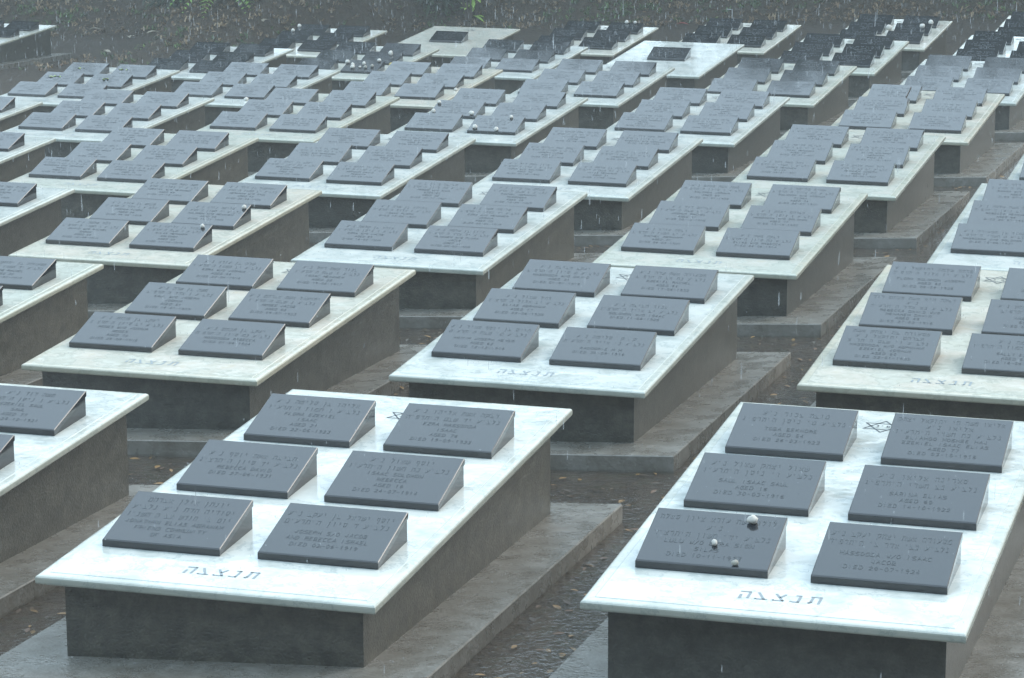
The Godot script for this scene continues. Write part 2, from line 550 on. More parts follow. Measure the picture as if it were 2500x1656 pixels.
func tomb(i: float, j: float, label: String, nudge := Vector3.ZERO, depth := DEPTH, lone := false) -> Node3D:
	var o := origin(i, j, nudge)
	var cu := o.x + 0.5
	var cv := o.z + depth * 0.5
	var base := pad_top(cu, cv) - PAD
	var t := thing("lone_plaque_tomb" if lone else "tomb", label, "tomb", world(cu, cv, base), PSI, "marble slab tombs in rows")
	var up := (o.y - base) * S
	var far := not lone and j >= 6.5
	var key := "%.3f" % depth
	if not shared.has("pad" + key):
		shared["pad" + key] = sloped_box(-0.64, 0.65, -depth * 0.5 - 0.17, depth * 0.5 + 0.1, PAD, -0.03, true, 0.004)
		shared["plinth" + key] = sloped_box(-0.44, 0.443, -depth * 0.5 + 0.065, depth * 0.5 - 0.075, 0.0, -0.4, true)
	var k := absi(int(roundf(i * 7 + j * 5 + 40)))
	put("base_pad", shared["pad" + key], M.pad, t)
	# the plinth: level top under the slab, sloping foot sunk a little into the pad
	var key2 := "plinth%.3f_%.3f" % [depth, up]
	if not shared.has(key2):
		shared[key2] = sloped_box(-0.44, 0.443, -depth * 0.5 + 0.065, depth * 0.5 - 0.075, up / S - 0.029, PAD - 0.02, false)
	put("plinth", shared[key2], M["plinth%d" % (k % 3)], t)
	var mk: int = [0, 2, 3, 0, 1, 2, 0, 3][k % 8]
	if i == -1 and j == 1: mk = 1
	if j == 0: mk = 0
	if j >= 7: mk = 1
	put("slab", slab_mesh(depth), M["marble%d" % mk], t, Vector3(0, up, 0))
	var front := Vector3(0, up, depth * 0.5 * S)
	put("lettering", slab_words(), M.slab_letter, t, front + Vector3(0, 0, -0.125 * S))
	put("star_of_david", star_mesh(), M.star, t, front + Vector3(-0.004 * S, 0, -(1.855 if not lone else 1.8) * S))
	var known: Array = READ.get("%d,%d" % [int(i), int(j)], [])
	for n in 6:
		if lone and n > 0: break
		var lines: Array = known[n] if n < known.size() else some_lines()
		var pu: float = PL_U[n % 2] + PL_W * 0.5 - 0.5
		var pv: float = PL_V[n / 2]
		if lone:
			pu = 0.005
			pv = 0.82
		var at := front + Vector3(pu + rng.randf_range(-0.003, 0.003), 0.0004, -(pv + rng.randf_range(-0.004, 0.004))) * S
		var p := put("plaque", tablet_mesh(), M["granite%d" % (rng.randi() % 3)], t, at)
		p.rotation.y = rng.randf_range(-0.006, 0.006)
		put("wedge_block", wedge_mesh(), M.granite_side, p)
		put("inscription", inscription(lines), M.letter, p).set_meta("kind", "stuff")
	return t


# where a point of a plaque's face (or, n < 0, of the slab) lies: fractions across and up the face, or u and v on the slab
func on_tomb(i: int, j: int, n: int, a: float, b: float, nudge := Vector3.ZERO) -> Vector3:
	var o := origin(i, j, nudge)
	if n < 0:
		return world(o.x + a, o.z + b, o.y)
	var v := b * PL_D
	return world(o.x + PL_U[n % 2] + a * PL_W, o.z + PL_V[n / 2] + v, o.y + pl_h(v))


func stone_mesh(seed_: int, squash: float) -> ArrayMesh:
	var key := "stone%d_%.2f" % [seed_, squash]
	if shared.has(key): return shared[key]
	var n := FastNoiseLite.new()
	n.seed = seed_
	n.frequency = 0.9
	var s := Shape.new()
	var at := func(a: int, b: int) -> Vector3:
		var th := a * TAU / 14.0
		var ph := (b / 8.0 - 0.5) * PI
		var d := Vector3(cos(ph) * cos(th), sin(ph), cos(ph) * sin(th))
		return d * (1.0 + 0.28 * n.get_noise_3dv(d)) * Vector3(1, squash, 0.85)
	var A := at as Callable
	for a in 14:
		for b in 8:
			s.quad(A.call((a + 1) % 14, b), A.call(a, b), A.call(a, b + 1), A.call((a + 1) % 14, b + 1))
	shared[key] = s.mesh(true)
	return shared[key]


func pebble(label: String, at: Vector3, r: float, mat: String, k: int) -> void:
	var o := put("pebble", stone_mesh(k % 5, [0.8, 0.95, 0.7, 0.85, 0.9][k % 5]), M[mat], self, at + Vector3(0, r * 0.72, 0))
	r *= 1.0
	o.scale = Vector3(r, r, r)
	o.rotation.y = k * 1.7
	tag(o, label, "pebble", "stones left on the tombs")


# ---------------------------------------------------------------- leaves and plants
func leaf(s: Shape, at: Vector3, dir: Vector3, side: Vector3, long: float, wide: float, bend: float, c: Color) -> void:
	# a folded blade: four segments of two facets, drooping along its length
	s.col = c
	var n := side.cross(dir).normalized()
	var prev := []
	for k in 5:
		var f := k / 4.0
		var w := wide * sin(PI * (0.08 + 0.92 * f)) * 0.5 if k < 4 else 0.0
		var p := at + dir * long * f - Vector3(0, 1, 0) * bend * long * f * f
		var row := [p - side * w + n * w * 0.35, p, p + side * w + n * w * 0.35]
		if k > 0:
			s.quad(prev[0], prev[1], row[1], row[0])
			s.quad(prev[1], prev[2], row[2], row[1])
		prev = row


func tuft_mesh(k: int) -> ArrayMesh:
	var r := RandomNumberGenerator.new()
	r.seed = 900 + k
	var s := Shape.new()
	for b in 9:
		var a := r.randf() * TAU
		var d := Vector3(cos(a), r.randf_range(0.35, 1.5), sin(a)).normalized()
		var side := d.cross(Vector3.UP).normalized()
		var root := Vector3(r.randf_range(-0.4, 0.4), -0.05, r.randf_range(-0.4, 0.4))
		var w := r.randf_range(0.05, 0.1)
		var tip := root + d * r.randf_range(0.6, 1.15)
		var mid := root + d * 0.5 + Vector3(0, 0.1, 0)
		s.col = Color.WHITE
		s.quad(root - side * w, root + side * w, mid + side * w * 0.8, mid - side * w * 0.8)
		s.tri(mid - side * w * 0.8, mid + side * w * 0.8, tip - Vector3(0, 0.15, 0))
	return s.mesh()


func litter_mesh(k: int) -> ArrayMesh:
	var r := RandomNumberGenerator.new()
	r.seed = 700 + k
	var s := Shape.new()
	var a := r.randf() * TAU
	var d := Vector3(cos(a), 0.12, sin(a))
	leaf(s, Vector3(0, 0.05, 0) - d * 0.5, d, Vector3(-sin(a), 0.1, cos(a)), 1.0, r.randf_range(0.3, 0.5), r.randf_range(0.05, 0.2), Color.WHITE)
	return s.mesh()


func scatter() -> void:
	# dry and green grass and leaf litter over the bank
	var r := RandomNumberGenerator.new()
	r.seed = 4242
	var patch := noise(0.09, FastNoiseLite.TYPE_SIMPLEX_SMOOTH, 3, 15)
	var spots := [[], [], []]
	var tints := [[], [], []]
	var lspots := [[], []]
	var ltints := [[], []]
	for n in 52000:
		var u := r.randf_range(-20.0, 2.5)
		var v := r.randf_range(25.5, 46.0)
		var b := bank(u, v)
		if b < 0.05 and r.randf() > 0.12: continue
		if b < 0.05 and (u > -9.3 or u < -12.2): continue
		if inside_pad(u, v): continue
		var g := patch.get_noise_2d(u * 6.0, v * 6.0) + r.randf_range(-0.25, 0.25) + clampf((u + 5.0) * 0.03, -0.1, 0.25)
		var h := r.randf_range(0.045, 0.12)
		var tf := Transform3D(Basis(Vector3.UP, r.randf() * TAU).scaled(Vector3(h, h * r.randf_range(0.6, 1.1), h) * S), world(u, v, ground(u, v)))
		var c: Color
		if g > 0.12:
			c = Color(0.1, 0.17, 0.045).lerp(Color(0.04, 0.075, 0.03), r.randf())
		else:
			c = Color(0.34, 0.25, 0.15).lerp(Color(0.13, 0.08, 0.042), pow(r.randf(), 0.55))
		if r.randf() < 0.3 and g < 0.2:
			var q := r.randf_range(0.03, 0.08)
			var lf := Transform3D(Basis.from_euler(Vector3(r.randf_range(-0.5, 0.5), r.randf() * TAU, r.randf_range(-0.5, 0.5))).scaled(Vector3(q, q, q) * S), world(u, v, ground(u, v) + 0.012))
			lspots[n % 2].append(lf)
			ltints[n % 2].append([Color(0.2, 0.14, 0.09), Color(0.12, 0.075, 0.045), Color(0.28, 0.21, 0.15), Color(0.16, 0.09, 0.05)][r.randi() % 4])
		else:
			spots[n % 3].append(tf)
			tints[n % 3].append(c)
	for k in 3:
		var o := many("grass", tuft_mesh(k), M.leafy, spots[k], tints[k])
		tag(o, ["tufts of dry and green grass covering the earth bank behind the tombs", "short brown grass tufts on the bank behind the last row", "mixed grass tufts on the slope above the last row"][k], "grass", "", "stuff")
	for k in 2:
		var o := many("fallen_leaves", litter_mesh(k), M.leafy, lspots[k], ltints[k])
		tag(o, ["brown fallen leaves scattered on the bank behind the tombs", "dead leaf litter among the grass of the bank"][k], "leaves", "", "stuff")
	# leaves and twigs washed into the channels between the pads
	var cs := []
	var ct := []
	for n in 15000:
		var u := r.randf_range(-4.5, 4.0)
		var v := r.randf_range(-2.0, 13.0)
		if inside_pad(u, v): continue
		var q := r.randf_range(0.018, 0.045)
		cs.append(Transform3D(Basis.from_euler(Vector3(r.randf_range(-0.3, 0.3), r.randf() * TAU, r.randf_range(-0.3, 0.3))).scaled(Vector3(q, q * 0.5, q) * S), world(u, v, pad_top(u, v) - PAD + r.randf_range(0.002, 0.011))))
		ct.append([Color(0.1, 0.055, 0.028), Color(0.045, 0.03, 0.018), Color(0.2, 0.115, 0.035), Color(0.06, 0.05, 0.035), Color(0.24, 0.14, 0.045)][r.randi() % 5])
	var w := many("fallen_leaves", litter_mesh(7), M.leafy, cs, ct)
	tag(w, "brown leaves washed into the wet channels between the concrete pads", "leaves", "", "stuff")


func inside_pad(u: float, v: float) -> bool:
	# solve for the nearest lattice cell
	var det := ROW_STEP.x * COL_STEP.z - ROW_STEP.z * COL_STEP.x
	var i := roundf(((u - 0.5) * COL_STEP.z - (v - 1.0) * COL_STEP.x) / det)
	var j := roundf((ROW_STEP.x * (v - 1.0) - ROW_STEP.z * (u - 0.5)) / det)
	if j > 7 or (i < -5 and j >= 5): 
		return u > -13.75 and u < -12.3 and v > 25.5 and v < 27.95
	var o := origin(i, j)
	return u > o.x - 0.16 and u < o.x + 1.17 and v > o.z - 0.19 and v < o.z + DEPTH + 0.12


func fern(label: String, at: Vector3, size: float, k: int) -> void:
	var t := thing("fern", label, "fern", at)
	var r := RandomNumberGenerator.new()
	r.seed = 50 + k
	for f in 16:
		var a := r.randf() * TAU
		var s := Shape.new()
		var out := Vector3(cos(a), 0, sin(a))
		var side := Vector3(-sin(a), 0, cos(a))
		var rise := r.randf_range(0.25, 0.7)
		var c := Color(0.14, 0.28, 0.06).lerp(Color(0.25, 0.4, 0.1), r.randf())
		var long := size * r.randf_range(0.75, 1.1)
		for n in range(1, 17):
			var q := n / 16.0
			var p := Vector3(0, 0.25, 0) * size + out * long * q + Vector3(0, rise * q - 1.0 * q * q, 0) * long
			var w := 0.24 * sin(PI * minf(1.0, 0.12 + q * 0.88)) * size + 0.02
			for e in [-1.0, 1.0]:
				leaf(s, p, (side * e + out * 0.35 - Vector3(0, 0.25, 0)).normalized(), out, w, 0.05 * size, 0.2, c)
		put("frond", s.mesh(), M.leafy, t)


func shrub(label: String, at: Vector3, wide: float, tall: float, leaves: int, size: float, c0: Color, c1: Color, k: int) -> Node3D:
	var t := thing("shrub", label, "shrub", at)
	var r := RandomNumberGenerator.new()
	r.seed = 300 + k
	var st := Shape.new()
	for n in 7:
		var a := r.randf() * TAU
		var d := Vector3(cos(a) * 0.35, 1.0, sin(a) * 0.35)
		limb(st, Vector3(cos(a), 0, sin(a)) * 0.06, d * tall * 0.8, 0.022, 0.008)
	put("stems", st.mesh(), M.bark, t)
	var s := Shape.new()
	for n in leaves:
		var y := pow(r.randf(), 0.8)
		var a := r.randf() * TAU
		var rad := wide * sqrt(r.randf()) * (0.55 + 0.6 * sin(PI * minf(1.0, y + 0.15))) * (0.8 + 0.35 * sin(a * 3.0 + k))
		var p := Vector3(cos(a) * rad, y * tall + 0.04, sin(a) * rad)
		var b := a + r.randf_range(-0.8, 0.8)
		var d := Vector3(cos(b), r.randf_range(-0.7, 0.5), sin(b)).normalized()
		leaf(s, p, d, d.cross(Vector3.UP).normalized(), size * r.randf_range(0.7, 1.2), size * 0.42, r.randf_range(0.1, 0.5), c0.lerp(c1, r.randf()))
	put("foliage", s.mesh(), M.leafy, t)
	return t


func limb(s: Shape, a: Vector3, b: Vector3, ra: float, rb: float) -> void:
	var d := (b - a).normalized()
	var x := d.cross(Vector3(0.3, 0.1, 1.0)).normalized()
	var y := d.cross(x)
	for k in 7:
		var t0 := k * TAU / 7.0
		var t1 := (k + 1) * TAU / 7.0
		var e0 := x * cos(t0) + y * sin(t0)
		var e1 := x * cos(t1) + y * sin(t1)
		s.quad(a + e1 * ra, a + e0 * ra, b + e0 * rb, b + e1 * rb)


func woods() -> void:
	# the trees on top of the bank; the picture shows them only mirrored in the wet granite
	var w := Node3D.new()
	w.name = numbered("woods")
	add_child(w, true)
	tag(w, "dark wood on the bank, mirrored in the far granite plaques", "trees", "", "stuff")
	var r := RandomNumberGenerator.new()
	r.seed = 78
	var ts := Shape.new()
	var clump := Shape.new()
	for n in 40:
		var d := Vector3(r.randfn(), r.randfn() * 0.7, r.randfn()).normalized() * pow(r.randf(), 0.4)
		var a := r.randf() * TAU
		var q := Vector3(cos(a), r.randf_range(-0.8, 0.3), sin(a)).normalized()
		leaf(clump, d, q, q.cross(Vector3.UP).normalized(), 0.42, 0.2, 0.3, Color.WHITE)
	var spots := []
	var tints := []
	var row := [[-23.0, 37.0, 13.0], [-19.0, 36.5, 13.0], [-15.5, 36.2, 12.4], [-12.9, 35.0, 12.4], [-9.3, 34.2, 7.4], [-6.0, 34.4, 12.5], [-3.2, 33.6, 12.5], [-0.4, 34.2, 12.6], [2.2, 33.8, 11.8], [5.6, 34.5, 11.5], [9.3, 34.0, 11.5], [13.0, 35.0, 12.0], [-10.5, 39.5, 10.5], [-3.0, 40.0, 11.5], [4.0, 40.0, 12.5], [-17.5, 40.5, 13.5], [-10.0, -17.0, 14.0], [-6.0, -19.0, 15.0], [-2.0, -17.5, 14.5], [2.0, -19.0, 15.0], [6.0, -17.0, 14.0], [10.0, -19.5, 15.0], [14.0, -18.0, 14.0], [-14.0, -18.5, 15.0]]
	for q in row:
		var foot := world(q[0], q[1], ground(q[0], q[1]))
		var tall: float = q[2] * S
		limb(ts, foot - Vector3(0, 0.3, 0), foot + Vector3(0.2, tall * 0.5, 0), 0.3, 0.2)
		limb(ts, foot + Vector3(0.2, tall * 0.5, 0), foot + Vector3(0, tall * 0.85, 0), 0.2, 0.07)
		for n in 7:
			var a: float = n * 0.9 + q[0]
			var y: float = tall * (0.38 + 0.06 * n)
			limb(ts, foot + Vector3(0.15, y, 0), foot + Vector3(cos(a) * tall * 0.22, y + tall * 0.16, sin(a) * tall * 0.22), 0.1, 0.03)
		for n in 330:
			var d := Vector3(r.randfn(), r.randfn(), r.randfn()).normalized() * pow(r.randf(), 0.45)
			d *= 1.0 + 0.25 * sin(d.x * 5.0 + q[0]) * cos(d.z * 4.0)
			var p := foot + Vector3(d.x * 0.29, 0.6 + d.y * 0.4, d.z * 0.29) * tall
			var z := r.randf_range(0.5, 0.95)
			spots.append(Transform3D(Basis(Vector3.UP, r.randf() * TAU).scaled(Vector3(z, z, z)), p))
			tints.append(Color(0.035, 0.06, 0.02).lerp(Color(0.06, 0.09, 0.03), r.randf()))
	put("trunks", ts.mesh(), M.bark, w)
	many("foliage", clump.mesh(), M.leafy, spots, tints, w)


func sprig(label: String, at: Vector3, k: int, spread: float) -> void:
	var s := Shape.new()
	var r := RandomNumberGenerator.new()
	r.seed = 20 + k
	for n in 9:
		var a := r.randf() * TAU
		var d := Vector3(cos(a), r.randf_range(0.15, 0.5), sin(a) * 0.6).normalized()
		var p := Vector3(r.randf_range(-spread, spread), 0.008, r.randf_range(-0.03, 0.03))
		leaf(s, p, d, d.cross(Vector3.UP).normalized(), 0.075, 0.03, 0.35, Color(0.26, 0.42, 0.1).lerp(Color(0.42, 0.52, 0.16), r.randf()))
	tag(put("leaf_sprig", s.mesh(), M.leafy, self, at), label, "leaf sprig", "sprigs fallen on the plaques")


# ---------------------------------------------------------------- rain
func rain() -> void:
	var r := RandomNumberGenerator.new()
	r.seed = 99
	var drop := Shape.new()
	var prof := [[0.0, -1.0], [0.8, -0.8], [1.0, -0.4], [0.85, 0.2], [0.45, 0.7], [0.0, 1.0]]
	for k in 5:
		for e in 6:
			var a := e * TAU / 6.0
			var b := (e + 1) * TAU / 6.0
			var at := func(q: Array, t: float) -> Vector3: return Vector3(cos(t) * q[0], q[1], sin(t) * q[0])
			var A := at as Callable
			drop.quad(A.call(prof[k], b), A.call(prof[k], a), A.call(prof[k + 1], a), A.call(prof[k + 1], b))
	var spots := []
	var eye := CAM * S
	for n in 32000:
		# evenly through the air between the viewer and the bank
		var z := -pow(r.randf(), 0.45) * 34.0
		var x := r.randf_range(-9.0, 11.0)
		var y := r.randf_range(-4.5, 3.5)
		var p := Vector3(x, y, eye.z - 3.0 + z)
		var u := p.dot(ex) / S
		var v := p.dot(ez) / S
		if p.y < (ground(u, v) + 0.1) * S: continue
		var long := r.randf_range(0.013, 0.03)
		var wide := r.randf_range(0.0012, 0.0024)
		spots.append(Transform3D(Basis.from_euler(Vector3(r.randf_range(-0.03, 0.03), 0, r.randf_range(-0.05, 0.02))).scaled_local(Vector3(wide, long, wide)), p))
	var o := many("rain", drop.mesh(true), M.rain, spots, [])
	tag(o, "heavy rain falling over the whole cemetery", "rain", "", "stuff")


func _ready() -> void:
	rng.seed = 2024
	hills.frequency = 0.05
	hills.seed = 3
	# camera
	var cam := Camera3D.new()
	cam.name = "camera"
	cam.position = CAM * S
	cam.basis = Basis(Vector3.RIGHT, -PITCH) * Basis(Vector3(0, 0, 1), ROLL)
	cam.fov = FOV
	cam.near = 0.1
	cam.far = 400.0
	add_child(cam)
	# sky: even rain cloud
	var env := Environment.new()
	var sky := Sky.new()
	var sm := ProceduralSkyMaterial.new()
	sm.sky_top_color = Color(0.755, 0.85, 0.92)
	sm.sky_horizon_color = Color(0.81, 0.895, 0.94)
	sm.sky_curve = 0.2
	sm.ground_bottom_color = Color(0.2, 0.21, 0.2)
	sm.ground_horizon_color = Color(0.4, 0.42, 0.42)
	sky.sky_material = sm
	env.background_mode = Environment.BG_SKY
	env.sky = sky
	env.background_energy_multiplier = 1.8
	env.tonemap_mode = Environment.TONE_MAPPER_LINEAR
	env.tonemap_exposure = 1.5
	env.sdfgi_enabled = true
	env.ssao_enabled = true
	env.ssil_enabled = true
	env.fog_enabled = true
	env.fog_density = 0.003
	env.fog_light_color = Color(0.92, 0.95, 0.95)
	var we := WorldEnvironment.new()
	we.name = "world_environment"
	we.environment = env
	add_child(we)
	var sun := DirectionalLight3D.new()
	sun.name = "sun"
	sun.light_energy = 0.5
	sun.light_angular_distance = 40.0
	sun.light_color = Color(1.0, 0.985, 0.96)
	sun.shadow_enabled = true
	sun.rotation = Vector3(-0.66, PI - 1.15, 0)
	add_child(sun)

	materials()

	# the ground: one sheet out to the far side of the wood
	var gs := Shape.new()
	var us := []
	var vs := []
	var x := -50.0
	while x < 45.0:
		us.append(x)
		x += 0.35 if x > -20.0 and x < 6.0 else (1.0 if x > -30.0 and x < 16.0 else 10.0)
	x = -20.0
	while x < 90.0:
		vs.append(x)
		x += (0.3 if x > 25.0 and x < 47.0 else 1.0) if x > -8.0 and x < 60.0 else 10.0
	for a in us.size() - 1:
		for b in vs.size() - 1:
			var q := []
			for e in [[0, 0], [1, 0], [1, 1], [0, 1]]:
				q.append(world(us[a + e[0]], vs[b + e[1]], ground(us[a + e[0]], vs[b + e[1]])))
			gs.quad(q[0], q[1], q[2], q[3])
	tag(put("ground", gs.mesh(true), M.soil, self), "", "", "", "structure")
	# rain water standing and running in the channels
	var ws := Shape.new()
	for a in 40:
		for b in 40:
			var q := []
			for e in [[0, 0], [1, 0], [1, 1], [0, 1]]:
				var u: float = -7.0 + (a + e[0]) * 0.35
				var v: float = -3.0 + (b + e[1]) * 0.6
				q.append(world(u, v, pad_top(u, v) - PAD + 0.007))
			ws.quad(q[0], q[1], q[2], q[3])
	tag(put("water", ws.mesh(true), M.water, self), "", "", "", "structure")

	# ------------------------------------------------ tombs: column, row, nudge of the near left corner (u, h, v), depth, label
	for q in TOMBS:
		tomb(q[0], q[1], q[5], Vector3(q[2], q[4], q[3]), 2.105 if q[0] == 0 and q[1] == 0 else DEPTH, q.size() > 6)

	# ------------------------------------------------ stones left on them
	var k := 0
	for q in PEBBLES:
		var nd := Vector3.ZERO
		for t in TOMBS:
			if t[0] == q[0] and t[1] == q[1]: nd = Vector3(t[2], t[4], t[3])
		pebble(q[7], on_tomb(q[0], q[1], q[2], q[3], q[4], nd), q[5], q[6], k)
		k += 1

	sprig("wide spray of green leaves on the farthest plaque at the mud edge", on_tomb(-5, 5, 4, 0.25, 0.6), 0, 0.12)
	sprig("small green sprig on the back right plaque beside the widest spray", on_tomb(-5, 5, 5, 0.2, 0.66), 1, 0.04)
	sprig("upright green sprig on the middle plaque near the mud edge", on_tomb(-5, 5, 3, 0.25, 0.7), 2, 0.05)
	sprig("thin green spray on the pale plaque nearest the mud edge", on_tomb(-5, 5, 2, 0.3, 0.75), 3, 0.12)
	scatter()
	shelter()
	woods()
	plants()
	rain()


func shelter() -> void:
	# the shelter that the picture is taken from: it stands behind and over the viewer and keeps the sky behind off the nearest plinths
	var t := thing("viewing_shelter", "timber shelter with a broad roof standing behind the viewer above the tombs", "shelter", Vector3(1.6, 0, 14.2))
	var low := (pad_top(1.3, -10.0) - PAD) * S
	var sizes := [["back_wall", Vector3(22, 4.6, 0.2), Vector3(0, low + 2.2, 3.4)], ["roof", Vector3(24, 0.2, 8.6), Vector3(0, low + 5.6, 0.2)], ["floor_slab", Vector3(22, 0.3, 6.6), Vector3(0, low + 0.1, 0.6)], ["parapet", Vector3(22, 0.9, 0.15), Vector3(0, low + 0.6, -2.3)]]
	for q in sizes:
		var b := BoxMesh.new()
		b.size = q[1]
		put(q[0], b, M.bark, t, q[2])
	for k in 6:
		var b := BoxMesh.new()
		b.size = Vector3(0.18, 5.2, 0.18)
		put("post", b, M.bark, t, Vector3(-10.5 + 4.2 * k, low + 2.8, -2.3))


func on_bank(u: float, v: float, up := 0.0) -> Vector3:
	return world(u, v, ground(u, v)) + Vector3(0, up, 0)


func plants() -> void:
	fern("bright green fern with drooping fronds over the bank at the top edge", on_bank(-10.85, 29.25, 0.1), 0.8, 0)
	shrub("dark bush in shade under the drooping fern", on_bank(-11.6, 29.6), 0.5, 0.7, 420, 0.16, Color(0.012, 0.022, 0.016), Color(0.03, 0.05, 0.025), 1)
	shrub("dark leafy shrub standing behind the cream single-plaque slab", on_bank(-8.62, 31.75), 0.5, 1.0, 520, 0.15, Color(0.014, 0.026, 0.018), Color(0.035, 0.06, 0.028), 2)
	shrub("pale lime broad-leaved plant at the right side of the dark shrub", on_bank(-8.14, 31.5), 0.11, 0.85, 60, 0.2, Color(0.22, 0.4, 0.07), Color(0.38, 0.5, 0.13), 3)
	shrub("dark hedge bush above the solitary tomb at the far left", on_bank(-16.3, 33.5), 0.8, 1.0, 700, 0.15, Color(0.012, 0.02, 0.016), Color(0.03, 0.045, 0.025), 4)
	shrub("dark bush in the top right corner of the bank", on_bank(-0.6, 31.95), 0.55, 0.9, 500, 0.15, Color(0.014, 0.022, 0.018), Color(0.03, 0.045, 0.028), 5)
	shrub("low bright weed on the mud at the foot of the leafy bank", on_bank(-11.55, 28.25), 0.09, 0.12, 26, 0.07, Color(0.08, 0.14, 0.03), Color(0.14, 0.2, 0.05), 6)
	var k := 0
	for q in [[-14.03, 32.21, "pale dead leaf on the bank right of the solitary tomb"], [-13.3, 31.9, "curled pale leaf high on the bank"], [-11.4, 28.45, "large pale leaf on the bank below the fern"], [-12.03, 28.32, "pale leaf lying on the mud strip behind the sprig tomb"], [-10.16, 28.91, "pale leaf on the bank above the leftmost pebbled last tomb"], [-5.26, 31.28, "reddish leaf on the bank between two last-row tombs"]]:
		var s := Shape.new()
		var c := Color(0.34, 0.3, 0.24) if k < 5 else Color(0.3, 0.05, 0.04)
		var d := Vector3(cos(k * 1.3), 0.25, sin(k * 1.3)).normalized()
		leaf(s, Vector3.ZERO, d, d.cross(Vector3.UP).normalized(), 0.22, 0.09, 0.25, c)
		leaf(s, Vector3(0.02, 0, 0.03), d.rotated(Vector3.UP, 0.7), d.cross(Vector3.UP).normalized(), 0.13, 0.06, 0.1, c)
		tag(put("dead_leaf", s.mesh(), M.leafy, self, on_bank(q[0], q[1], 0.05)), q[2], "dead leaf")
		k += 1
	var tw := Shape.new()
	var nd := Vector3(0.02, 0.007, 0.011)
	var a := on_tomb(0, 4, 4, 0.8, 0.85, nd)
	var b := on_tomb(0, 4, 4, 0.78, 0.1, nd)
	var c := on_tomb(0, 4, 2, 0.97, 0.93, nd)
	var d := on_tomb(0, 4, 2, 1.0, 0.55, nd)
	for q in [[a, b], [b, c], [c, d]]:
		limb(tw, q[0] + Vector3(0, 0.006, 0), q[1] + Vector3(0, 0.006, 0), 0.0032, 0.0028)
	tag(put("twig", tw.mesh(), M.bark, self), "thin dark twig lying over two plaques of a fifth-row tomb", "twig")
	var br := Shape.new()
	var p := on_bank(-4.54, 31.42)
	limb(br, p - Vector3(0, 0.05, 0), p + Vector3(0, 0.22, 0), 0.008, 0.008)
	limb(br, p + Vector3(0, 0.22, 0), p + Vector3(-0.09, 0.23, 0), 0.008, 0.008)
	tag(put("bent_rod", br.mesh(), M.wire, self), "thin bent grey rod standing behind the last-row tombs", "rod")
	splashes()


func splashes() -> void:
	# droplets thrown up by the rain over the slabs, plaques and pads of the near rows
	var r := RandomNumberGenerator.new()
	r.seed = 1234
	var spots := []
	for n in 5200:
		var t: Array = TOMBS[r.randi() % 24]
		var o := origin(t[0], t[1], Vector3(t[2], t[4], t[3]))
		var u := r.randf_range(-0.14, 1.15)
		var v := r.randf_range(-0.15, DEPTH + 0.1)
		var h := o.y
		if u < 0.0 or u > 1.0 or v < 0.0 or v > DEPTH:
			h = pad_top(o.x + u, o.z + v)
		else:
			for a in 2:
				for b in 3:
					if u > PL_U[a] and u < PL_U[a] + PL_W and v > PL_V[b] and v < PL_V[b] + PL_D:
						h = o.y + pl_h(v - PL_V[b])
		var q := r.randf_range(0.0008, 0.0022)
		spots.append(Transform3D(Basis().scaled(Vector3(q, q * r.randf_range(1.0, 3.0), q)), world(o.x + u, o.z + v, h) + Vector3(0, absf(r.randfn()) * 0.02, 0)))
	var o := many("splash_droplets", stone_mesh(3, 1.0), M.rain, spots, [])
	tag(o, "fine droplets splashing up from the slabs and pads of the nearer tombs", "splash", "", "stuff")



